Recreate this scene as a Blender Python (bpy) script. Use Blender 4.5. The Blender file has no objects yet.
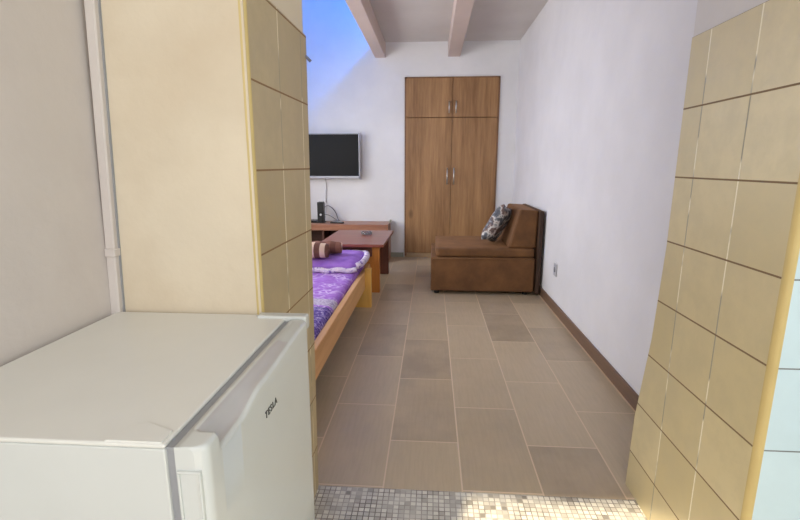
import bpy, bmesh, math, random
from mathutils import Vector, Matrix, noise
random.seed(4)
PI = math.pi
C = bpy.context.scene.collection

# ---------------------------------------------------------------- camera
F = 461.0
p = math.atan(95 / F); psi = math.atan(32 / F * math.cos(p))
cam_d = bpy.data.cameras.new('camera'); cam = bpy.data.objects.new('camera', cam_d); C.objects.link(cam)
cam_d.sensor_width = 36; cam_d.sensor_fit = 'HORIZONTAL'; cam_d.lens = 36 * F / 800
cam.location = (0, 0, 1.21); cam.rotation_euler = (PI/2 - p, 0, psi)
cam_d.clip_start = 0.02
bpy.context.scene.camera = cam

# ---------------------------------------------------------------- world, lights, exposure
sc = bpy.context.scene
sc.view_settings.view_transform = 'Standard'; sc.view_settings.look = 'None'
sc.view_settings.gamma = 1; sc.view_settings.use_curve_mapping = False
sc.view_settings.exposure = 0.0
w = bpy.data.worlds.new('world'); sc.world = w; w.use_nodes = True
w.node_tree.nodes['Background'].inputs[0].default_value = (0.85, 0.92, 1.0, 1)
w.node_tree.nodes['Background'].inputs[1].default_value = 1.0

def light(name, kind, loc, target, energy, color, size=None, size_y=None, **kw):
    d = bpy.data.lights.new(name, kind); d.energy = energy; d.color = color
    if kind == 'AREA':
        d.shape = 'RECTANGLE'; d.size = size; d.size_y = size_y or size
    for k, v in kw.items(): setattr(d, k, v)
    o = bpy.data.objects.new(name, d); C.objects.link(o); o.location = loc
    o.rotation_euler = (Vector(target) - Vector(loc)).to_track_quat('-Z', 'Y').to_euler()
    return o
# sun through the opening in the unseen kitchen outer wall: reaches the floor just short of the threshold's end
light('sun', 'SUN', (-0.5, -4, 4), (-0.5 + 0.22, -4 + 1.0, 4 - 0.622), 11.0, (1.0, 0.86, 0.62), angle=math.radians(0.8))
light('kitchen_daylight', 'AREA', (0.2, -1.7, 1.75), (0.0, 1.5, 1.15), 42, (0.96, 0.975, 1.0), 1.8, 1.5)
light('kitchen_side_fill', 'AREA', (1.8, -0.3, 1.6), (0.0, 0.6, 1.0), 17, (0.96, 0.98, 1.0), 1.2, 1.2)  # added side fill for the left reveal tiles, no window there
light('room_window_daylight', 'AREA', (-2.24, 4.2, 1.45), (0.6, 4.2, 0.7), 39, (1.0, 0.99, 0.955), 2.2, 1.3, spread=math.radians(150))
light('room_front_fill', 'AREA', (-1.5, 1.62, 1.6), (-0.2, 5.0, 0.9), 21, (1.0, 0.98, 0.94), 1.2, 1.2, spread=math.radians(130))  # added fill in front of a solid wall, no window behind it
light('loft_blue_lamp', 'AREA', (0.72, 5.2, 4.18), (-1.3, 6.0, 2.6), 116, (0.0, 0.235, 1.0), 0.3, 0.3)

# ---------------------------------------------------------------- material helpers
def srgb(r, g, b):
    f = lambda c: (c/255/12.92 if c/255 <= 0.04045 else ((c/255 + 0.055)/1.055)**2.4)
    return (f(r), f(g), f(b), 1)
class N:
    def __init__(s, name, rough=0.5, **kw):
        s.m = bpy.data.materials.new(name); s.m.use_nodes = True; s.t = s.m.node_tree
        s.b = s.t.nodes['Principled BSDF']; s.b.inputs['Roughness'].default_value = rough
        for k, v in kw.items(): s.b.inputs[k.replace('_', ' ')].default_value = v
        s._co = None
    def n(s, kind, **props):
        x = s.t.nodes.new('ShaderNode' + kind)
        for k, v in props.items(): setattr(x, k, v)
        return x
    def l(s, a, b): s.t.links.new(a, b)
    def set(s, sock, v):
        if hasattr(v, 'is_output') or isinstance(v, bpy.types.NodeSocket): s.l(v, sock)
        else: sock.default_value = v
    def co(s):
        if not s._co: s._co = s.n('TexCoord').outputs['Object']
        return s._co
    def xyz(s):
        x = s.n('SeparateXYZ'); s.l(s.co(), x.inputs[0]); return x.outputs
    def math(s, op, a, b=0.0, c=0.0):
        x = s.n('Math', operation=op)
        s.set(x.inputs[0], a); s.set(x.inputs[1], b); s.set(x.inputs[2], c); return x.outputs[0]
    def comb(s, a, b, c=0.0):
        x = s.n('CombineXYZ'); s.set(x.inputs[0], a); s.set(x.inputs[1], b); s.set(x.inputs[2], c); return x.outputs[0]
    def noise(s, scale, detail=3, rough=0.55, vec=None, out=0):
        x = s.n('TexNoise'); s.l(vec or s.co(), x.inputs['Vector']); x.inputs['Scale'].default_value = scale
        x.inputs['Detail'].default_value = detail; x.inputs['Roughness'].default_value = rough; return x.outputs[out]
    def scaled(s, v):
        x = s.n('Mapping'); s.l(s.co(), x.inputs[0]); x.inputs['Scale'].default_value = v; return x.outputs[0]
    def ramp(s, fac, stops, interp='LINEAR'):
        x = s.n('ValToRGB'); s.l(fac, x.inputs[0]); e = x.color_ramp.elements; x.color_ramp.interpolation = interp
        while len(e) < len(stops): e.new(0.5)
        for el, (pos, col) in zip(e, stops): el.position = pos; el.color = col
        return x.outputs[0]
    def mix(s, fac, a, b, mode='MIX'):
        x = s.n('Mix', data_type='RGBA', blend_type=mode)
        s.set(x.inputs[0], fac); s.set(x.inputs[6], a); s.set(x.inputs[7], b); return x.outputs[2]
    def base(s, c): s.set(s.b.inputs['Base Color'], c)
    def bump(s, h, strength=0.2, dist=0.01):
        x = s.n('Bump'); x.inputs['Strength'].default_value = strength; x.inputs['Distance'].default_value = dist
        s.l(h, x.inputs['Height']); s.l(x.outputs[0], s.b.inputs['Normal'])
def G(v): return (v, v, v, 1)

def plain(name, col, rough=0.5, var=0.06, scale=8, bump=0.0, **kw):
    n = N(name, rough, **kw); c = srgb(*col)
    dk = tuple(x*(1-var) for x in c[:3]) + (1,); lt = tuple(min(1, x*(1+var)) for x in c[:3]) + (1,)
    n.base(n.ramp(n.noise(scale), [(0.3, dk), (0.7, lt)]))
    if bump: n.bump(n.noise(scale*8), bump, 0.004)
    return n.m

def plaster(name, col, stain=None, sscale=1.4, amt=0.35):
    n = N(name, 0.75)
    c = srgb(*col); dk = tuple(x*0.93 for x in c[:3]) + (1,)
    base = n.ramp(n.noise(2.3, 5), [(0.35, dk), (0.65, c)])
    if stain: base = n.mix(n.math('MULTIPLY', n.ramp(n.noise(sscale, 6, 0.6), [(0.5, G(0)), (0.75, G(1))]), amt), base, srgb(*stain))
    n.base(base)
    h = n.math('ADD', n.noise(38, 4), n.math('MULTIPLY', n.noise(5, 3), 2.5))
    n.bump(h, 0.16, 0.006)
    return n.m

def wood(name, light_c, dark_c, axis='z', rough=0.42, scale=1.0, knots=False):
    """grain running along one object axis"""
    n = N(name, rough)
    sv = {'x': (1.2, 16, 16), 'y': (16, 1.2, 16), 'z': (16, 16, 1.2)}[axis]
    sv = tuple(a*scale for a in sv)
    g1 = n.noise(1.0, 6, 0.62, n.scaled(sv)); g2 = n.noise(3.0, 4, 0.6, n.scaled(tuple(a*1.8 for a in sv)))
    mixf = n.math('ADD', n.math('MULTIPLY', g1, 0.7), n.math('MULTIPLY', g2, 0.3))
    mid = tuple((a+b)/2 for a, b in zip(srgb(*light_c), srgb(*dark_c)))
    col = n.ramp(mixf, [(0.36, srgb(*dark_c)), (0.5, mid), (0.64, srgb(*light_c))])
    if knots:
        v = n.n('TexVoronoi'); n.l(n.scaled((3.1, 3.1, 1.5)), v.inputs['Vector']); v.inputs['Scale'].default_value = 1.0
        k = n.ramp(v.outputs['Distance'], [(0.0, G(1)), (0.05, G(0.9)), (0.12, G(0))])
        col = n.mix(n.math('MULTIPLY', k, 0.65), col, tuple(x*0.45 for x in srgb(*dark_c)[:3]) + (1,))
    n.base(col); n.bump(mixf, 0.05, 0.003)
    return n.m

def grid_mask(n, u, pitch, width):
    """1 on a joint line every pitch (centred on 0)"""
    f = n.math('FRACT', n.math('ADD', n.math('DIVIDE', u, pitch), 0.5))
    d = n.math('MULTIPLY', n.math('ABSOLUTE', n.math('SUBTRACT', f, 0.5)), pitch)
    return n.math('LESS_THAN', d, width/2)
def cell_noise(n, u, v, pu, pv):
    a = n.math('FLOOR', n.math('DIVIDE', u, pu)); b = n.math('FLOOR', n.math('DIVIDE', v, pv))
    x = n.n('TexWhiteNoise', noise_dimensions='2D'); n.l(n.comb(a, b), x.inputs['Vector']); return x.outputs['Value']

def wall_tile(name, axis, u0, v0, pitch, c1, c2, gh, gv, gw=0.0048, rough=0.4, mott=0.5):
    n = N(name, rough); o = n.xyz()
    u = n.math('SUBTRACT', o[axis], u0); v = n.math('SUBTRACT', o[2], v0)
    mu = grid_mask(n, u, pitch, gw); mv = grid_mask(n, v, pitch, gw)
    t = n.ramp(cell_noise(n, u, v, pitch, pitch), [(0, srgb(*c1)), (1, srgb(*c2))])
    t = n.mix(n.math('MULTIPLY', n.ramp(n.noise(11, 6, 0.65), [(0.38, G(0)), (0.62, G(1))]), mott), t, tuple(x*0.8 for x in srgb(*c1)[:3]) + (1,))
    # dirt clings to part of the grout
    gd = n.ramp(n.noise(5, 3), [(0.5, srgb(*gv)), (0.56, tuple(x*0.42 for x in srgb(*gv)[:3]) + (1,))])
    col = n.mix(mu, t, gd); col = n.mix(mv, col, srgb(*gh)); n.base(col)
    m = n.math('MAXIMUM', mu, mv)
    n.set(n.b.inputs['Roughness'], n.math('ADD', rough, n.math('MULTIPLY', m, 0.4)))
    h = n.math('ADD', n.math('SUBTRACT', 1.0, m), n.math('MULTIPLY', n.noise(14, 4), 0.25))
    n.bump(h, 0.5, 0.003)
    return n.m

# ---------------------------------------------------------------- materials
M = {}
M['paint_room'] = plaster('painted plaster white', (226, 224, 226))
M['paint_back'] = plaster('painted plaster white back', (228, 227, 229))
M['paint_kitchen'] = plaster('painted plaster cream', (222, 208, 184), (196, 176, 148), 1.3, 0.7)
M['paint_kitchen_side'] = plaster('painted plaster greyed', (212, 203, 196), (186, 172, 168), 1.1, 0.6)
M['ceiling'] = plaster('ceiling plaster', (214, 209, 206))
M['beam'] = plaster('beam plaster', (208, 190, 182))
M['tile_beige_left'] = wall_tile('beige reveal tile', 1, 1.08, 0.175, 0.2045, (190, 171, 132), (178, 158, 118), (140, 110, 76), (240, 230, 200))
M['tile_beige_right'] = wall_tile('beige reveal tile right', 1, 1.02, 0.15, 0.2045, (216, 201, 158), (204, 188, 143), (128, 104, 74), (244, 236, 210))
M['tile_white'] = wall_tile('white wall tile', 0, 0.778, 0.15, 0.2045, (204, 222, 226), (196, 216, 222), (120, 122, 122), (170, 172, 172), 0.0035, 0.15, 0.15)
M['corner_trim'] = plain('yellow plastic corner trim', (200, 177, 118), 0.5)

def floor_mat():
    n = N('brown floor tile', 0.42); o = n.xyz()
    pu, pv = 0.615, 0.302
    v = n.math('ADD', o[0], 0.17); row = n.math('FLOOR', n.math('DIVIDE', v, pv))
    par = n.math('MODULO', n.math('ADD', row, 100), 2)       # 0 even, 1 odd
    u = n.math('ADD', n.math('SUBTRACT', o[1], 1.857), n.math('MULTIPLY', par, pu/2))
    m = n.math('MAXIMUM', grid_mask(n, u, pu, 0.006), grid_mask(n, v, pv, 0.006))
    t = n.ramp(cell_noise(n, u, v, pu, pv), [(0, srgb(172, 155, 129)), (0.5, srgb(192, 173, 144)), (1, srgb(160, 143, 120))])
    cloud = n.ramp(n.noise(3.2, 5, 0.6), [(0.35, G(0)), (0.7, G(1))])
    t = n.mix(n.math('MULTIPLY', cloud, 0.55), t, srgb(200, 178, 148))
    st = n.ramp(n.noise(1.0, 5, 0.6, n.scaled((70, 6, 1))), [(0.42, G(0)), (0.62, G(1))])
    t = n.mix(n.math('MULTIPLY', st, 0.12), t, srgb(140, 123, 102))
    n.base(n.mix(m, t, srgb(216, 194, 166)))
    n.set(n.b.inputs['Roughness'], n.math('ADD', 0.4, n.math('MULTIPLY', m, 0.4)))
    n.bump(n.math('ADD', n.math('SUBTRACT', 1.0, m), n.math('MULTIPLY', st, 0.15)), 0.35, 0.002)
    return n.m
M['floor'] = floor_mat()
def mosaic_mat():
    n = N('grey mosaic', 0.4); o = n.xyz(); pt = 0.0205
    m = n.math('MAXIMUM', grid_mask(n, o[0], pt, 0.0035), grid_mask(n, o[1], pt, 0.0035))
    t = n.ramp(cell_noise(n, o[0], o[1], pt, pt), [(0, srgb(178, 172, 162)), (0.35, srgb(206, 202, 192)), (0.7, srgb(222, 218, 206)), (0.93, srgb(188, 184, 174)), (1, srgb(130, 124, 116))])
    d = n.ramp(n.noise(7, 4), [(0.35, srgb(196, 190, 178)), (0.6, srgb(112, 104, 96))])
    n.base(n.mix(m, t, d)); n.bump(n.math('SUBTRACT', 1.0, m), 0.6, 0.003)
    return n.m
M['mosaic'] = mosaic_mat()
M['baseboard'] = wood('baseboard tile brown', (128, 100, 80), (100, 78, 64), 'y', 0.4, 0.5)
M['baseboard_back'] = plain('baseboard grey green', (150, 150, 136), 0.5)
M['oak'] = wood('oak laminate', (172, 130, 86), (126, 88, 52), 'z', 0.5, 0.55, knots=True)
M['oak_frame'] = wood('oak laminate edge', (138, 98, 64), (106, 74, 48), 'z', 0.5)
M['oak_plinth'] = wood('oak plinth', (200, 172, 134), (176, 146, 110), 'x', 0.5)
M['joint'] = plain('pale floor joint', (206, 180, 150), 0.7)
M['metal'] = plain('brushed steel', (205, 200, 192), 0.3, Metallic=0.9)
M['fridge'] = plain('white enamel', (204, 206, 202), 0.22, 0.01)
M['fridge_top'] = plain('white textured top', (222, 221, 214), 0.3, 0.015)
M['gasket'] = plain('grey gasket', (150, 151, 154), 0.6)
M['scoop'] = plain('shaded recess grey', (186, 182, 180), 0.35)  # shade inside the grip is put into this grey
M['logo'] = plain('dark print', (70, 68, 62), 0.5)
M['screen'] = plain('black screen', (9, 9, 12), 0.45, Specular_IOR_Level=0.2)
M['bezel'] = plain('silver bezel', (176, 176, 182), 0.35)
M['black'] = plain('black plastic', (16, 16, 18), 0.4)
M['white_plastic'] = plain('white plastic', (214, 214, 214), 0.4)
M['cable'] = plain('grey cable', (120, 120, 126), 0.5)
M['white_cable'] = plain('light cable', (176, 176, 182), 0.5)
M['console_wood'] = wood('console walnut', (176, 124, 98), (146, 98, 76), 'x', 0.38)
M['console_dark'] = wood('console dark walnut', (96, 56, 40), (70, 40, 30), 'x', 0.5)
M['table_wood'] = wood('mahogany', (140, 76, 58), (112, 58, 46), 'x', 0.3)
M['table_dark'] = wood('mahogany dark', (104, 52, 36), (80, 40, 28), 'z', 0.45)
M['table_leg'] = wood('orange beech', (206, 134, 58), (180, 108, 42), 'z', 0.4)
M['bed_wood'] = wood('pine', (226, 178, 122), (202, 148, 96), 'y', 0.42, 0.6)
M['bed_leg'] = wood('yellow pine', (236, 190, 102), (214, 164, 80), 'z', 0.42, 0.6)
M['sofa'] = None
def velvet(name, a, b, scale=5):
    n = N(name, 0.8); n.b.inputs['Sheen Weight'].default_value = 0.25
    n.b.inputs['Sheen Tint'].default_value = srgb(190, 140, 100)
    n.base(n.ramp(n.noise(scale, 5, 0.6), [(0.35, srgb(*a)), (0.7, srgb(*b))])); n.bump(n.noise(260, 2), 0.08, 0.002)
    return n.m
M['sofa'] = velvet('brown velvet', (88, 56, 26), (116, 78, 42))
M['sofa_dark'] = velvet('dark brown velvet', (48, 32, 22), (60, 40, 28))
def purple_sheet():
    n = N('purple printed sheet', 0.85); o = n.xyz()
    base = n.ramp(n.noise(9, 5, 0.6), [(0.35, srgb(146, 88, 190)), (0.65, srgb(174, 122, 212))])
    v = n.n('TexVoronoi', feature='DISTANCE_TO_EDGE'); n.l(n.co(), v.inputs['Vector']); v.inputs['Scale'].default_value = 17
    lace = n.math('MULTIPLY', n.ramp(v.outputs['Distance'], [(0.05, G(1)), (0.12, G(0))]), n.ramp(n.noise(6, 3), [(0.40, G(0)), (0.52, G(1))]))
    col = n.mix(n.math('MULTIPLY', lace, 0.75), base, srgb(222, 196, 236))
    # printed border motif: pale lace with a deep indigo flower, near the foot end
    dy = n.math('ABSOLUTE', n.math('SUBTRACT', n.math('ADD', o[1], 3.1), 2.46))
    rim = n.math('MULTIPLY', n.math('LESS_THAN', dy, 0.42), n.math('GREATER_THAN', dy, 0.28))
    wob = n.math('ADD', dy, n.math('MULTIPLY', n.noise(30, 3), 0.05))
    inner = n.math('LESS_THAN', wob, 0.27)
    pale = n.ramp(n.noise(60, 3, 0.7), [(0.35, srgb(150, 128, 168)), (0.65, srgb(216, 206, 220))])
    ind = n.ramp(n.noise(48, 4, 0.7), [(0.38, srgb(66, 44, 120)), (0.5, srgb(104, 78, 160)), (0.66, srgb(196, 180, 214))])
    col = n.mix(rim, col, pale); col = n.mix(inner, col, ind)
    n.base(col); n.bump(n.noise(14, 3), 0.3, 0.02)
    return n.m
M['purple'] = purple_sheet()
M['purple_plain'] = None
def purple_plain():
    n = N('purple pillowcase', 0.85)
    n.base(n.ramp(n.noise(10, 4), [(0.3, srgb(142, 92, 192)), (0.7, srgb(172, 126, 214))])); n.bump(n.noise(12, 3), 0.3, 0.02); return n.m
M['purple_plain'] = purple_plain()
def lace():
    n = N('pale lilac trim', 0.85)
    n.base(n.ramp(n.noise(26, 4, 0.65), [(0.36, srgb(122, 86, 168)), (0.46, srgb(214, 200, 224)), (0.7, srgb(234, 222, 228))])); n.bump(n.noise(30, 3), 0.3, 0.01); return n.m
M['lace'] = lace()
def towel(name, a, b, freq):
    n = N(name, 0.95); o = n.xyz()
    s_ = n.math('SINE', n.math('MULTIPLY', o[0], freq))
    n.base(n.ramp(n.math('ADD', s_, n.math('MULTIPLY', n.noise(20), 0.3)), [(0.1, srgb(*a)), (0.35, srgb(*b))])); n.bump(n.noise(160, 2), 0.5, 0.004); return n.m
M['towel_beige'] = towel('beige and brown striped terry', (104, 68, 58), (212, 184, 164), 75)
M['towel_brown'] = towel('brown terry', (132, 88, 74), (108, 68, 58), 70)
def marbled():
    n = N('grey white printed cushion', 0.85)
    w_ = n.noise(7, 4, 0.6)
    n.base(n.ramp(w_, [(0.34, srgb(50, 50, 56)), (0.43, srgb(104, 106, 112)), (0.48, srgb(216, 212, 208)), (0.53, srgb(120, 96, 88)), (0.6, srgb(84, 86, 94)), (0.68, srgb(214, 212, 212))])); return n.m
M['marbled'] = marbled()
M['glass'] = plain('clear glass', (235, 235, 235), 0.05, 0.0, Transmission_Weight=0.9)

# ---------------------------------------------------------------- mesh helpers
def link(name, bm, mat, parent=None, smooth=False, loc=None):
    me = bpy.data.meshes.new(name); bmesh.ops.recalc_face_normals(bm, faces=bm.faces); bm.to_mesh(me); bm.free()
    if smooth:
        for q in me.polygons: q.use_smooth = True
    o = bpy.data.objects.new(name, me); C.objects.link(o)
    if mat: me.materials.append(mat)
    if loc: o.location = loc
    if parent: o.parent = parent
    return o
def add_box(bm, x0, x1, y0, y1, z0, z1, bev=0.0, seg=2):
    t = bmesh.new(); bmesh.ops.create_cube(t, size=1)
    for v in t.verts: v.co = Vector(((x0+x1)/2 + v.co.x*(x1-x0), (y0+y1)/2 + v.co.y*(y1-y0), (z0+z1)/2 + v.co.z*(z1-z0)))
    if bev: bmesh.ops.bevel(t, geom=list(t.edges), offset=bev, segments=seg, profile=0.5, affect='EDGES')
    merge(bm, t)
def merge(bm, t):
    me = bpy.data.meshes.new('tmp'); t.to_mesh(me); t.free(); bm.from_mesh(me); bpy.data.meshes.remove(me)
def box(name, mat, x0, x1, y0, y1, z0, z1, parent=None, bev=0.0, seg=2, off=(0, 0, 0)):
    bm = bmesh.new(); ox, oy, oz = off
    add_box(bm, x0-ox, x1-ox, y0-oy, y1-oy, z0-oz, z1-oz, bev, seg)
    return link(name, bm, mat, parent)
def prism(name, mat, pts, axis, a, b, parent=None, bev=0.0, off=(0, 0, 0)):
    """extrude a 2-D outline along an axis; pts are the two other coordinates in order"""
    bm = bmesh.new()
    def P(q, t):
        v = {0: (t, q[0], q[1]), 1: (q[0], t, q[1]), 2: (q[0], q[1], t)}[axis]
        return Vector(v) - Vector(off)
    A = [bm.verts.new(P(q, a)) for q in pts]; B = [bm.verts.new(P(q, b)) for q in pts]
    bm.faces.new(A); bm.faces.new(B[::-1]); k = len(pts)
    for i in range(k): bm.faces.new((A[i], A[(i+1) % k], B[(i+1) % k], B[i]))
    bmesh.ops.recalc_face_normals(bm, faces=bm.faces)
    if bev: bmesh.ops.bevel(bm, geom=list(bm.edges), offset=bev, segments=3, profile=0.5, affect='EDGES')
    return link(name, bm, mat, parent)
def add_tube(bm, pts, r, n=8):
    pts = [Vector(q) for q in pts]; rings = []
    for i, q in enumerate(pts):
        d = (pts[min(i+1, len(pts)-1)] - pts[max(i-1, 0)]).normalized()
        up = Vector((0, 0, 1)) if abs(d.z) < 0.9 else Vector((0, 1, 0))
        a = d.cross(up).normalized(); b = d.cross(a)
        rings.append([bm.verts.new(q + r*(math.cos(2*PI*k/n)*a + math.sin(2*PI*k/n)*b)) for k in range(n)])
    for i in range(len(rings)-1):
        for k in range(n): bm.faces.new((rings[i][k], rings[i][(k+1) % n], rings[i+1][(k+1) % n], rings[i+1][k]))
    bm.faces.new(rings[0]); bm.faces.new(rings[-1][::-1])
def curve_pts(ctrl, k=8):
    P = [Vector(c) for c in ctrl]; P = [2*P[0]-P[1]] + P + [2*P[-1]-P[-2]]; out = []
    for i in range(1, len(P)-2):
        for j in range(k):
            t = j/k; a, b, c, d = P[i-1:i+3]
            out.append(0.5*((2*b) + (-a+c)*t + (2*a-5*b+4*c-d)*t*t + (-a+3*b-3*c+d)*t**3))
    out.append(P[-2]); return out
def empty(name, loc, label, cat, group=None):
    o = bpy.data.objects.new(name, None); C.objects.link(o); o.location = loc; o.empty_display_size = 0.1
    return tag(o, label, cat, group)
def tag(o, label, cat, group=None):
    o['label'] = label; o['category'] = cat
    if group: o['group'] = group
    return o
def struct(o): o['kind'] = 'structure'; return o

# ---------------------------------------------------------------- the setting
XR, YB, ZC, ZT = 1.045, 6.08, 2.69, 4.3          # right wall, back wall, ceiling of the living room
struct(box('floor', M['floor'], -2.4, 2.0, 1.54, 6.8, -0.1, 0.0))
struct(box('floor_mosaic_threshold', M['mosaic'], -2.4, 2.0, -1.9, 1.54, -0.1, 0.001))
bm = bmesh.new(); add_box(bm, -0.68, 2.0, 1.53, 6.8, ZC, ZC+0.05); add_box(bm, -2.4, 2.0, -1.9, 1.53, ZC, ZC+0.1)
add_box(bm, -2.4, 2.0, 1.5, 6.8, ZT, ZT+0.1)     # roof over the open loft on the left
struct(link('ceiling', bm, M['ceiling']))
# back wall with the recess that holds the wardrobe
WX0, WX1, WZ1 = -0.355, 0.828, 2.283
bm = bmesh.new()
add_box(bm, -2.4, WX0, YB, YB+0.6, 0, ZT); add_box(bm, WX1, 2.0, YB, YB+0.6, 0, ZT); add_box(bm, WX0, WX1, YB, YB+0.6, WZ1, ZT)
add_box(bm, -2.4, 1.2, YB+0.6, YB+0.7, 0, ZC)
struct(link('wall_back', bm, M['paint_back']))
struct(box('wall_right', M['paint_room'], XR, XR+0.12, 1.53, YB, 0, ZC))
struct(box('wall_loft_right', M['paint_room'], 1.95, 2.05, 1.53, YB, ZC+0.05, ZT))
struct(box('wall_loft_front', M['paint_room'], -2.4, 2.0, 1.4, 1.53, ZC+0.1, ZT))
# left wall with its window opening
bm = bmesh.new()
add_box(bm, -2.4, -2.28, 1.53, 3.1, 0, ZT); add_box(bm, -2.4, -2.28, 5.3, YB, 0, ZT)
add_box(bm, -2.4, -2.28, 3.1, 5.3, 0, 0.8); add_box(bm, -2.4, -2.28, 3.1, 5.3, 2.1, ZT)
struct(link('wall_left', bm, M['paint_room']))
# wall between kitchen and living room: two stubs with tiled reveals, slightly out of plumb like the old walls they are
def leaning(bm, f):
    for v in bm.verts: v.co.x += f(v.co)
bm = bmesh.new(); add_box(bm, -2.4, -0.421, 1.07, 1.53, 0, ZC)
for v in bm.verts:
    if v.co.x > -1: v.co.x += (0.008 if v.co.y > 1.3 else 0.003)*v.co.z
struct(link('wall_doorway_left', bm, M['paint_kitchen']))
bm = bmesh.new(); add_box(bm, 0.769, 2.0, 1.022, 1.53, 0, ZC)
struct(link('wall_doorway_right', bm, M['ceiling']))
bm = bmesh.new(); add_box(bm, -0.43, -0.418, 1.083, 1.534, 0, 1.612)
for v in bm.verts:
    v.co.x += (0.008 if v.co.y > 1.3 else 0.003)*v.co.z
    v.co.y += 0.012*v.co.z*(1 if v.co.y > 1.3 else 0)
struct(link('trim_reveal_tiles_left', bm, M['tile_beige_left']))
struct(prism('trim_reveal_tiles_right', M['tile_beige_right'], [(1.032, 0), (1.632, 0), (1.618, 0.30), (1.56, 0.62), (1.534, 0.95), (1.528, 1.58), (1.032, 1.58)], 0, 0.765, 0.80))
struct(box('trim_white_tiles', M['tile_white'], 0.780, 2.0, 1.0165, 1.03, 0, 1.58))
def qround(name, cx, cy, sx, sy, r, h, lean=0.0):
    bm = bmesh.new(); pts = [(0, 0)] + [(r*math.cos(a*PI/12)*sx, r*math.sin(a*PI/12)*sy) for a in range(7)]
    A = [bm.verts.new((cx+q[0], cy+q[1], 0)) for q in pts]; B = [bm.verts.new((cx+q[0]+lean*h, cy+q[1], h)) for q in pts]
    bm.faces.new(A); bm.faces.new(B); k = len(pts)
    for i in range(k): bm.faces.new((A[i], A[(i+1) % k], B[(i+1) % k], B[i]))
    return struct(link(name, bm, M['corner_trim']))
qround('trim_corner_left', -0.431, 1.083, 1, -1, 0.014, ZC, 0.003)
qround('trim_corner_right', 0.780, 1.032, -1, -1, 0.0155, 1.58)
bm = bmesh.new(); add_box(bm, -0.92, -0.795, -1.9, 1.07, 0, ZC)
for v in bm.verts: v.co.x += 0.028*(v.co.z-0.85)
struct(link('wall_kitchen_left', bm, M['paint_kitchen_side']))
struct(box('wall_kitchen_right', M['tile_white'], 1.9, 2.0, -1.9, 1.02, 0, ZC))
bm = bmesh.new()                        # kitchen outer wall: unseen, with one opening shaped for the sun patch
add_box(bm, -0.95, -0.60, -1.9, -1.78, 0, ZC); add_box(bm, 0.25, 2.0, -1.9, -1.78, 0, ZC)
add_box(bm, -0.60, 0.25, -1.9, -1.78, 2.12, ZC)
struct(link('wall_kitchen_back', bm, M['paint_kitchen']))
def beam(name, x0, x1):
    bm = bmesh.new(); add_box(bm, x0, x1, 1.53, YB, 2.513, ZC, 0.004, 1)
    return struct(link(name, bm, M['beam']))
beam('beam_1', -0.722, -0.592); beam('beam_2', 0.178, 0.326)
# plastic cable duct in the kitchen corner
bm = bmesh.new(); add_box(bm, -0.800, -0.776, 1.05, 1.07, 0, ZC, 0.003, 1); add_box(bm, -0.800, -0.773, 1.045, 1.07, 0.99, 1.012, 0.003, 1)
for v in bm.verts: v.co.x += 0.003 + 0.045*(v.co.z-0.85)
struct(link('trim_cable_duct', bm, M['paint_kitchen_side']))
bm = bmesh.new(); add_box(bm, -0.7755, -0.7735, 1.064, 1.0705, 0, ZC)  # thin dark strip put in for the shade in the duct's gap
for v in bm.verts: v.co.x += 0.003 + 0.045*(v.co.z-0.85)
struct(link('trim_duct_gap_shade', bm, M['gasket']))
struct(box('trim_floor_joint', M['joint'], XR-0.017, XR-0.0121, 1.633, YB, 0, 0.004))
struct(box('baseboard_right', M['baseboard'], XR-0.012, XR, 1.53, YB, 0, 0.085, bev=0.002))
struct(box('baseboard_back', M['baseboard_back'], -2.2, WX0-0.01, YB-0.012, YB, 0, 0.06, bev=0.002))
struct(box('baseboard_corner', M['baseboard_back'], WX1+0.01, XR-0.014, YB-0.012, YB, 0, 0.06, bev=0.002))

# ---------------------------------------------------------------- wardrobe
wd = empty('wardrobe', (0.237, YB, 0), 'tall oak wardrobe built into the back wall with four steel-handled doors', 'wardrobe')
wo = (0.237, YB, 0)
bm = bmesh.new()
for a in ((WX0+.003, WX0+.03, 0.02, WZ1-.003), (WX1-.03, WX1-.003, 0.02, WZ1-.003)):
    add_box(bm, a[0]-wo[0], a[1]-wo[0], -0.02, 0.55, a[2], a[3])
add_box(bm, WX0+.003-wo[0], WX1-.003-wo[0], -0.02, 0.55, WZ1-.027, WZ1-.003)
add_box(bm, WX0+.03-wo[0], WX1-.03-wo[0], 0.53, 0.55, 0.02, WZ1-.03)
add_box(bm, WX0+.03-wo[0], WX1-.03-wo[0], 0.02, 0.53, 1.78, 1.80)
link('carcass', bm, M['oak_frame'], wd)
box('plinth', M['oak_plinth'], WX0+.003, WX1-.003, YB-.012, YB+.3, 0.0, 0.058, wd, 0.002, off=wo)
xm = 0.245
for nm, x0, x1, z0, z1, hx, h0, h1 in (
        ('upper_door', WX0+.024, xm-.002, 1.797, WZ1-.02, 0.205, 1.845, 1.99), ('upper_door', xm+.002, WX1-.024, 1.797, WZ1-.02, 0.289, 1.845, 1.99),
        ('door', WX0+.024, xm-.002, 0.062, 1.789, 0.195, 0.965, 1.175), ('door', xm+.002, WX1-.024, 0.062, 1.789, 0.279, 0.965, 1.175)):
    d = bpy.data.objects.new(nm, None)
    d = box(nm, M['oak'], x0, x1, YB-.028, YB-.006, z0, z1, wd, 0.002, 1, off=wo)
    bm = bmesh.new(); X = hx - wo[0]
    add_tube(bm, [(X, -0.028, h0+.02), (X, -0.055, h0+.02)], 0.006); add_tube(bm, [(X, -0.028, h1-.02), (X, -0.055, h1-.02)], 0.006)
    add_tube(bm, [(X, -0.057, h0), (X, -0.057, h1)], 0.008)
    link('handle', bm, M['metal'], d, True)

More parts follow.
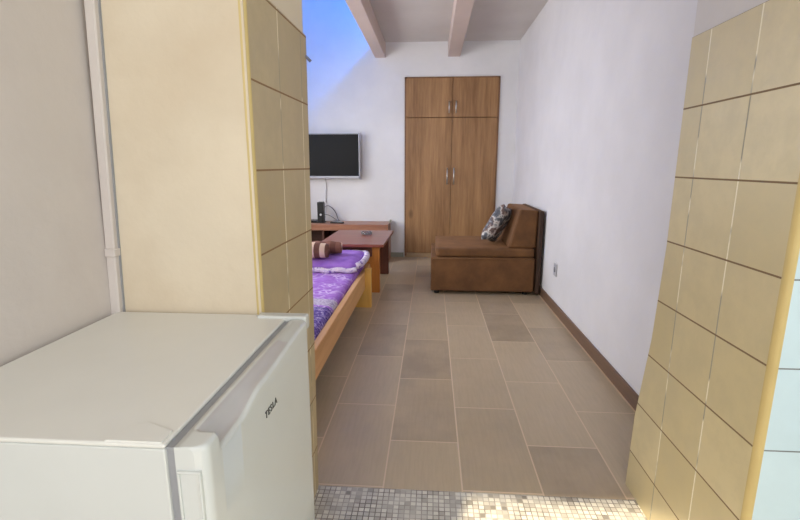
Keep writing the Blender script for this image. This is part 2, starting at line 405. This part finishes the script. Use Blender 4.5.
# ---------------------------------------------------------------- refrigerator
fo = (-0.55, 0.79, 0)
fr = empty('refrigerator', fo, 'white under-counter fridge beside the cream kitchen wall', 'refrigerator')
FX0, FXB, FXD, FXF, FY0, FY1, FZ = -0.782, -0.346, -0.331, -0.289, 0.522, 1.058, 0.85
box('body', M['fridge'], FX0, FXB, FY0, FY1, 0.04, FZ-.007, fr, 0.003, 2, off=fo)
box('top_panel', M['fridge_top'], FX0, FXB, FY0, FY1, FZ-.007, FZ, fr, 0.003, 3, off=fo)
box('gasket', M['gasket'], FXB-.004, FXD+.006, FY0+.004, 1.028, 0.06, FZ-.006, fr, off=fo)
for sx in (FX0+.05, FXB-.05):
    for sy in (FY0+.05, FY1-.05):
        bm = bmesh.new(); add_tube(bm, [(sx-fo[0], sy-fo[1], 0), (sx-fo[0], sy-fo[1], 0.045)], 0.018, 12); link('foot', bm, M['black'], fr)
# door: profile swept front to back, with the grip scooped out of its upper edge
bm = bmesh.new(); ys = [FY0-.004 + (1.027-FY0+.004)*i/180 for i in range(181)]
rings = []
def scoop(y):
    if y < 0.556: return 0.0
    if y < 0.561: return (y-0.556)/0.005
    if y < 0.63: return 1.0
    if y < 0.72: return 0.42+0.58*(0.5+0.5*math.cos(PI*(y-0.63)/0.09))
    if y < 0.99: return 0.42*(0.5+0.5*math.cos(PI*(y-0.72)/0.27))
    return 0.0
for y in ys:
    s = scoop(y); edge = min(1.0, (y-ys[0])/0.016, (ys[-1]-y)/0.016); rr = 0.007 + 0.005*(1-math.sqrt(max(0, 1-(1-edge)**2)))
    inx = 0.016*(1-math.sqrt(max(0, 1-(1-edge)**2)))
    F_ = FXF - inx
    prof = [(FXD, 0.06), (F_, 0.06), (F_, 0.40), (F_, 0.7), (F_, FZ-0.034), (F_, FZ-rr-0.027*s)]
    for k in range(1, 6):
        a = k*PI/10
        x = F_ - rr*(1-math.cos(a)); z = FZ - 0.027*s - rr*(1-math.sin(a)); prof.append((x, z))
    for k in range(1, 6):                      # concave floor of the grip
        t = k/6; x = (F_-rr)*(1-t) + (FXD+0.012)*t; z = FZ - 0.027*s*(1-t**2.2); prof.append((x, z))
    prof.append((FXD+0.010, FZ-.0005)); prof.append((FXD, FZ-0.001))
    rings.append([bm.verts.new((x-fo[0], y-fo[1], z)) for x, z in prof])
k = len(rings[0])
for i in range(len(rings)-1):
    for j in range(k): bm.faces.new((rings[i][j], rings[i][(j+1) % k], rings[i+1][(j+1) % k], rings[i+1][j]))
bm.faces.new(rings[0]); bm.faces.new(rings[-1][::-1])
dr = link('door', bm, M['fridge'], fr)
me = dr.data; me.materials.append(M['scoop'])
for q in me.polygons:
    c = q.center + Vector(fo)
    q.use_smooth = abs(q.normal.y) < 0.9
    if scoop(c.y) > 0.12 and FXD+0.010 < c.x < FXF-0.006 and c.z > 0.8 and q.normal.z > 0.1: q.material_index = 1
# raised border on the door's near edge
bm = bmesh.new(); y = FY0-.0075
for a in ((FXD+.002, FXD+.005, 0.08, 0.812), (FXF-.011, FXF-.008, 0.08, 0.812), (FXD+.002, FXF-.008, 0.812, 0.816)):
    add_box(bm, a[0]-fo[0], a[1]-fo[0], y-fo[1], FY0-.001-fo[1], a[2], a[3], 0.001, 1)
link('edge_moulding', bm, M['fridge'], fr)
box('hinge_cover', M['fridge'], -0.415, FXF-.006, 1.030, FY1+.002, FZ-.03, FZ+.006, fr, 0.004, 2, off=fo)
prism('corner_cap', M['fridge_top'], [(-0.43, 0.524), (-0.351, 0.524), (-0.351, 0.552), (-0.40, 0.572)], 2, FZ-.002, FZ+.0022, fr, 0.001, off=fo)
cu = bpy.data.curves.new('logo', 'FONT'); cu.body = 'TESLA'; cu.size = 0.019; cu.extrude = 0.0006; cu.space_character = 1.25
cu.align_x = 'CENTER'; cu.align_y = 'CENTER'
to = bpy.data.objects.new('logo_text', cu); C.objects.link(to)
me = bpy.data.meshes.new_from_object(to.evaluated_get(bpy.context.evaluated_depsgraph_get())); bpy.data.objects.remove(to)
lg = bpy.data.objects.new('logo', me); C.objects.link(lg); me.materials.append(M['logo'])
lg.rotation_euler = (PI/2, 0, PI/2); lg.location = (FXF+.0008-fo[0], 0.757-fo[1], 0.773); lg.parent = fr; lg['label'] = 'dark maker name printed on the door'

# ---------------------------------------------------------------- bed
bo = (-1.05, 3.1, 0)
bed = empty('bed', bo, 'low pine bed with a purple printed sheet beside the tiled doorway', 'bed')
box('side_rail', M['bed_wood'], -0.600, -0.560, 1.75, 4.16, 0.16, 0.315, bed, 0.006, 3, off=bo)
box('side_rail', M['bed_wood'], -1.53, -1.49, 1.75, 4.16, 0.13, 0.315, bed, 0.006, 3, off=bo)
box('end_rail', M['bed_wood'], -1.49, -0.601, 4.10, 4.14, 0.10, 0.31, bed, 0.005, 2, off=bo)
box('end_rail', M['bed_wood'], -1.49, -0.601, 1.76, 1.80, 0.10, 0.31, bed, 0.005, 2, off=bo)
for x0, x1 in ((-0.572, -0.512), (-1.59, -1.53)):
    for y0 in (3.80, 1.765):
        if x0 > -1: pts = [(-0.642, 0), (-0.507, 0), (-0.507, 0.345), (-0.5595, 0.345), (-0.5595, 0.1585), (-0.642, 0.1585)]
        else: pts = [(-1.595, 0), (-1.46, 0), (-1.46, 0.1285), (-1.5305, 0.1285), (-1.5305, 0.355), (-1.595, 0.355)]
        prism('leg', M['bed_leg'], pts, 1, y0, y0+.055, bed, 0.003, bo)
for y0 in (3.80, 1.81): box('cross_support', M['bed_leg'], -1.4595, -0.6425, y0, y0+.055, 0, 0.13, bed, 0.003, 1, off=bo)
def soft_slab(name, mat, x0, x1, y0, y1, z0, z1, r, parent=None, off=(0, 0, 0), amp=0.006, nx=26, ny=50, crown=0.0, freq=5, seed=0):
    """rounded, slightly rumpled cushion-like slab"""
    bm = bmesh.new(); add_box(bm, x0, x1, y0, y1, z0, z1)
    bmesh.ops.subdivide_edges(bm, edges=[e for e in bm.edges if abs((e.verts[0].co-e.verts[1].co).x) > 1e-6], cuts=nx, use_grid_fill=True)
    bmesh.ops.subdivide_edges(bm, edges=[e for e in bm.edges if abs((e.verts[0].co-e.verts[1].co).y) > 1e-6], cuts=ny, use_grid_fill=True)
    bmesh.ops.subdivide_edges(bm, edges=[e for e in bm.edges if abs((e.verts[0].co-e.verts[1].co).z) > 1e-6], cuts=8, use_grid_fill=True)
    lo = Vector((x0, y0, z0)); hi = Vector((x1, y1, z1)); ce = (lo+hi)/2; hx = (hi-lo)/2
    for v in bm.verts:
        q = v.co - ce; inner = Vector([max(-hx[i]+min(r, hx[i]*.98), min(hx[i]-min(r, hx[i]*.98), q[i])) for i in range(3)])
        d = q - inner
        if d.length > 1e-6:
            m = Vector([min(r, hx[i]*.98) for i in range(3)]); dn = d.normalized()
            d = Vector([dn[i]*m[i] for i in range(3)])
        v.co = ce + inner + d
        u = (v.co - ce); cr = max(0, 1-(u.x/hx.x)**2)*max(0, 1-(u.y/hx.y)**2)
        v.co.z += crown*cr*(1 if u.z > 0 else -0.3)
        nz = noise.noise(Vector((v.co.x*freq+seed, v.co.y*freq, v.co.z*freq)))
        v.co += dn_safe(d, u)*nz*amp
        v.co -= Vector(off)
    return link(name, bm, mat, parent, True)
def dn_safe(d, u): return d.normalized() if d.length > 1e-6 else Vector((0, 0, 1 if u.z > 0 else -1))
soft_slab('mattress', M['purple'], -1.485, -0.603, 1.81, 4.09, 0.15, 0.345, 0.045, bed, bo, 0.009, crown=0.01)

# sleeping pillow with a pale edge, towels on it
pl = empty('pillow', (-1.05, 3.93, 0.345), 'purple pillow with pale lilac ruffled border at the far end of the bed', 'pillow')
po = (-1.05, 3.93, 0.345)
soft_slab('pillow_body', M['purple_plain'], -1.45, -0.60, 3.62, 4.22, 0.352, 0.44, 0.07, pl, po, 0.012, 24, 16, 0.015)
bm = bmesh.new(); pts = []
loop = [(-1.43, 3.60), (-1.2, 3.585), (-1.0, 3.60), (-0.86, 3.585), (-0.72, 3.60), (-0.60, 3.62)]
add_tube(bm, [Vector((q.x-po[0], q.y-po[1], q.z-po[2]+0.006*math.sin(q.x*40))) for q in curve_pts([(x, y, 0.374) for x, y in loop], 6)], 0.021, 10)
link('ruffle', bm, M['lace'], pl, True)
bm = bmesh.new()
add_tube(bm, [Vector((q.x-po[0], q.y-po[1], q.z-po[2])) for q in curve_pts([(-0.60, 3.66, 0.40), (-0.578, 3.75, 0.402), (-0.572, 3.95, 0.402), (-0.585, 4.12, 0.402), (-0.62, 4.20, 0.402), (-0.80, 4.23, 0.402)], 6)], 0.027, 10)
e_ = link('border', bm, M['lace'], pl, True)

def roll(name, label, mat, a, b, r, end_mat=None):
    a = Vector(a); b = Vector(b); mid = (a+b)/2
    o = empty(name, tuple(mid - Vector((0, 0, r))), label, 'towel', None)
    L = (b-a); bm = bmesh.new(); d = L.normalized(); s_ = d.cross(Vector((0, 0, 1))).normalized(); t_ = Vector((0, 0, 1)); rings = []
    K = 24; base = mid - Vector((0, 0, r))
    for i in range(17):
        t = i/16; rr = r*(1 - 0.0*t) * (0.93 + 0.07*math.sin(t*PI)) * (1 + 0.04*math.sin(t*19))
        if i in (0, 16): rr *= 0.86
        c = a + L*t - base; c.z += (rr - r)*0.5
        rings.append([bm.verts.new(c + rr*(math.cos(2*PI*k/K)*s_*1.12 + math.sin(2*PI*k/K)*t_)) for k in range(K)])
    for i in range(16):
        for k in range(K): bm.faces.new((rings[i][k], rings[i][(k+1) % K], rings[i+1][(k+1) % K], rings[i+1][k]))
    bm.faces.new(rings[0]); bm.faces.new(rings[-1])
    link('rolled_cloth', bm, mat, o, True)
    # spiral end seen on the roll
    bm = bmesh.new(); sp = []
    for k in range(46):
        an = k*0.42; q = r*0.80*(1-k/50); sp.append(b - base + d*0.002 + q*(math.cos(an)*s_ + math.sin(an)*t_))
    add_tube(bm, sp, 0.0035, 6); link('spiral_edge', bm, M['towel_beige'], o, True)
    return o
roll('rolled_towel', 'rolled beige and brown striped towel lying on the purple bed', M['towel_beige'], (-1.30, 3.60, 0.525), (-0.845, 3.71, 0.52), 0.066)
roll('rolled_towel', 'smaller plain brown rolled towel behind the striped one', M['towel_brown'], (-1.12, 3.80, 0.520), (-0.77, 3.88, 0.513), 0.055)

# ---------------------------------------------------------------- coffee table
to_ = (-0.76, 4.68, 0)
tb = empty('coffee_table', to_, 'low mahogany coffee table with an orange wood leg beyond the bed', 'table')
tb.rotation_euler.z = math.radians(-1)
box('tabletop', M['table_wood'], -1.05, -0.428, 4.18, 5.12, 0.462, 0.49, tb, 0.004, 2, off=to_)
box('apron', M['table_dark'], -1.0, -0.55, 4.262, 4.285, 0.36, 0.461, tb, off=to_)
box('apron', M['table_dark'], -1.0, -0.55, 5.075, 5.098, 0.36, 0.461, tb, off=to_)
box('apron', M['table_dark'], -0.545, -0.522, 4.345, 5.06, 0.36, 0.461, tb, off=to_)
box('apron', M['table_dark'], -1.02, -0.997, 4.345, 5.06, 0.36, 0.461, tb, off=to_)
for x0, x1 in ((-0.64, -0.482), (-1.04, -0.91)):
    box('leg', M['table_leg'], x0, x1, 4.285, 4.345, 0, 0.461, tb, 0.003, 2, off=to_)
    box('leg', M['table_dark'], x0, x1, 5.06, 5.12, 0, 0.461, tb, 0.003, 2, off=to_)
# glass ashtray
def lathe(name, prof, mat, loc, label=None, cat=None, n=24, parent=None):
    bm = bmesh.new(); rings = []
    for r, z in prof: rings.append([bm.verts.new((r*math.cos(2*PI*k/n), r*math.sin(2*PI*k/n), z)) for k in range(n)])
    for i in range(len(rings)-1):
        for k in range(n): bm.faces.new((rings[i][k], rings[i][(k+1) % n], rings[i+1][(k+1) % n], rings[i+1][k]))
    bm.faces.new(rings[0]); bm.faces.new(rings[-1])
    o = link(name, bm, mat, parent, True, loc)
    if label: tag(o, label, cat)
    return o
lathe('ashtray', [(0.045, 0), (0.055, 0.004), (0.06, 0.028), (0.052, 0.028), (0.046, 0.008), (0.001, 0.007)], M['glass'], (-0.68, 4.80, 0.4905), 'small clear glass ashtray on the low mahogany table', 'ashtray')

# ---------------------------------------------------------------- tv console
co_ = (-1.35, 5.87, 0)
cs = empty('tv_console', co_, 'long low walnut media console against the wall under the television', 'console')
box('top', M['console_wood'], -2.2, -0.535, 5.68, 6.065, 0.452, 0.48, cs, 0.003, 2, off=co_)
box('side_panel', M['console_wood'], -0.56, -0.535, 5.69, 6.065, 0, 0.451, cs, off=co_)
box('side_panel', M['console_wood'], -2.2, -2.175, 5.69, 6.065, 0, 0.451, cs, off=co_)
box('divider', M['console_dark'], -1.38, -1.355, 5.72, 6.04, 0.041, 0.40, cs, off=co_)
box('bottom_panel', M['console_dark'], -2.17, -0.565, 5.70, 6.05, 0.012, 0.04, cs, off=co_)
box('back_panel', M['console_dark'], -2.17, -0.565, 6.045, 6.06, 0.0, 0.45, cs, off=co_)
box('apron', M['console_wood'], -2.17, -0.565, 5.69, 5.71, 0.402, 0.451, cs, off=co_)
d1 = box('drawer', M['table_wood'], -1.35, -0.57, 5.695, 5.72, 0.05, 0.235, cs, 0.003, 1, off=co_)
box('end_upstand', M['baseboard_back'], -0.545, -0.522, 5.86, 6.06, 0.4805, 0.505, cs, 0.003, 1, off=co_)

# things on the console
st = empty('set_top_box', (-1.55, 5.9, 0.481), 'flat black box lying on the console left of the slim tower', 'set-top box')
box('casing', M['black'], -0.14, 0.075, -0.07, 0.07, 0, 0.028, st, 0.004, 2)
box('display', M['screen'], -0.08, 0.03, -0.0715, -0.0695, 0.008, 0.02, st)
rt = empty('router', (-1.42, 5.87, 0.481), 'slim upright black router on the console below the television', 'router')
box('casing', M['black'], -0.037, 0.037, -0.055, 0.06, 0.012, 0.265, rt, 0.007, 3)
box('stand', M['black'], -0.05, 0.05, -0.065, 0.07, 0, 0.012, rt, 0.003, 2)
lathe('logo_spot', [(0.014, 0), (0.014, 0.002), (0.001, 0.0022)], M['white_plastic'], (0.008, -0.0555, 0.105), n=14, parent=rt).rotation_euler = (PI/2, 0, 0)  # plain white logo spot on the tower, no lamp
rc = empty('remote_control', (-1.2, 5.80, 0.481), 'black remote control lying on the console right of the router', 'remote control')
rc.rotation_euler.z = math.radians(72)
box('casing', M['black'], -0.024, 0.024, -0.09, 0.09, 0, 0.02, rc, 0.005, 2)
bm = bmesh.new()
for i in range(3):
    for j in range(6): add_box(bm, -0.017+i*0.0125, -0.008+i*0.0125, -0.07+j*0.024, -0.058+j*0.024, 0.0195, 0.022)
link('buttons', bm, M['bezel'], rc)
def cable(name, ctrl, r, mat, label):
    bm = bmesh.new(); add_tube(bm, curve_pts(ctrl, 8), r, 8); return tag(link(name, bm, mat, None, True), label, 'cable')
cable('television_cable', [(-1.39, 6.03, 1.06), (-1.385, 6.06, 0.98), (-1.392, 6.065, 0.85), (-1.40, 6.066, 0.7), (-1.40, 6.05, 0.58), (-1.40, 5.99, 0.52), (-1.41, 5.94, 0.51)], 0.0045, M['white_cable'], 'thin pale cable hanging from the television down to the router')
cable('power_cable', [(-1.40, 5.935, 0.66), (-1.36, 5.98, 0.69), (-1.31, 6.02, 0.655), (-1.27, 6.04, 0.60), (-1.25, 6.04, 0.55), (-1.22, 6.0, 0.50), (-1.17, 5.9, 0.4855)], 0.0045, M['cable'], 'grey cable curling from the router down to the console top')
cable('network_cable', [(-1.40, 5.935, 0.58), (-1.35, 5.98, 0.565), (-1.30, 6.02, 0.53), (-1.25, 6.0, 0.50), (-1.21, 5.93, 0.4855), (-1.16, 5.93, 0.4855)], 0.004, M['cable'], 'short grey cable lying low behind the remote control')

# ---------------------------------------------------------------- television
tv = empty('television', (-1.42, 6.0, 1.04), 'flat black television with a silver frame mounted on the back wall', 'television')
TX0, TX1, TZ0, TZ1 = -0.51, 0.50, 0.0, 0.565
box('screen', M['screen'], TX0+.012, TX1-.012, -0.028, -0.01, TZ0+.03, TZ1-.012, tv)
bm = bmesh.new()
for a in ((TX0, TX0+.013, TZ0, TZ1), (TX1-.013, TX1, TZ0, TZ1), (TX0, TX1, TZ1-.013, TZ1), (TX0, TX1, TZ0, TZ0+.031)):
    add_box(bm, a[0], a[1], -0.034, 0.0, a[2], a[3], 0.003, 2)
link('bezel', bm, M['bezel'], tv)
box('back_cover', M['black'], TX0+.03, TX1-.03, -0.0, 0.035, TZ0+.05, TZ1-.05, tv, 0.01, 2)
box('wall_bracket', M['black'], -0.12, 0.12, 0.035, 0.079, 0.16, 0.4, tv)

# ---------------------------------------------------------------- sofa
so = (0.5, 4.66, 0)
sf = empty('sofa', so, 'low brown velvet armless sofa standing against the right wall', 'sofa')
box('base', M['sofa'], 0.002, 0.965, 4.262, 5.10, 0.035, 0.358, sf, 0.014, 4, off=so)
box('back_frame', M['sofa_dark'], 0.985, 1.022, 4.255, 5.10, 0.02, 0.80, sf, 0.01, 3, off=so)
for x in (0.06, 0.9):
    for y in (4.33, 5.03):
        bm = bmesh.new(); add_tube(bm, [(x-so[0], y-so[1], 0), (x-so[0], y-so[1], 0.04)], 0.025, 12); link('foot', bm, M['black'], sf)
cu_ = soft_slab('seat_cushion', M['sofa'], 0.045, 0.965, 4.275, 5.09, 0.360, 0.447, 0.022, sf, so, 0.003, 24, 20, 0.004)
bm = bmesh.new(); add_tube(bm, [(0.008-so[0], 4.258-so[1], 0.350), (0.96-so[0], 4.258-so[1], 0.350)], 0.005, 8)
link('piping', bm, M['sofa'], sf, True)
prism('backrest', M['sofa'], [(0.722, 0.45), (0.975, 0.45), (0.983, 0.80), (0.815, 0.81)], 1, 4.30, 5.02, sf, 0.018, off=so)

def cushion(name, label, mat, loc, rot, w_, h_, t_, cat='cushion'):
    bm = bmesh.new(); K = 18; grid = {}
    for s_ in (1, -1):
        for i in range(K+1):
            for j in range(K+1):
                u = -1+2*i/K; v = -1+2*j/K
                edge = i in (0, K) or j in (0, K)
                if s_ == -1 and edge: grid[(s_, i, j)] = grid[(1, i, j)]; continue
                pinch = 1 - 0.10*(1-abs(u))*0 - 0.07*(1-v*v)*abs(u)**3 ; pv = 1 - 0.07*(1-u*u)*abs(v)**3
                th = t_/2*(max(0, (1-u**4)*(1-v**4)))**0.55
                wob = 0.006*noise.noise(Vector((u*3+5, v*3, s_*2)))
                grid[(s_, i, j)] = bm.verts.new((u*w_/2*pinch, s_*(th)+wob, v*h_/2*pv))
    for s_ in (1, -1):
        for i in range(K):
            for j in range(K): bm.faces.new((grid[(s_, i, j)], grid[(s_, i+1, j)], grid[(s_, i+1, j+1)], grid[(s_, i, j+1)]))
    o = link(name, bm, mat, None, True, loc); o.rotation_euler = rot
    return tag(o, label, cat)
cushion('throw_cushion', 'grey and white marbled throw cushion leaning on the sofa backrest', M['marbled'], (0.652, 4.60, 0.64), (Matrix.Rotation(math.radians(30), 3, 'Y') @ Matrix.Rotation(math.radians(64), 3, 'Z')).to_euler(), 0.36, 0.40, 0.13)

# ---------------------------------------------------------------- wall outlet, hook
ol = empty('wall_outlet', (XR, 3.83, 0.355), 'small grey wall socket low on the right wall past the sofa', 'socket')
box('plate', M['bezel'], -0.012, 0, -0.04, 0.04, -0.052, 0.052, ol, 0.003, 2)
lathe('socket_well', [(0.022, 0), (0.022, 0.003), (0.001, 0.003)], M['cable'], (-0.0125, 0, 0), n=16, parent=ol).rotation_euler = (0, -PI/2, 0)
bm = bmesh.new(); add_tube(bm, [(-0.425, 1.53, 1.55), (-0.405, 1.545, 1.548), (-0.392, 1.552, 1.535)], 0.005, 8)
tag(link('wall_hook', bm, M['cable'], None, True), 'small grey hook at the far edge of the left tiled reveal', 'hook')
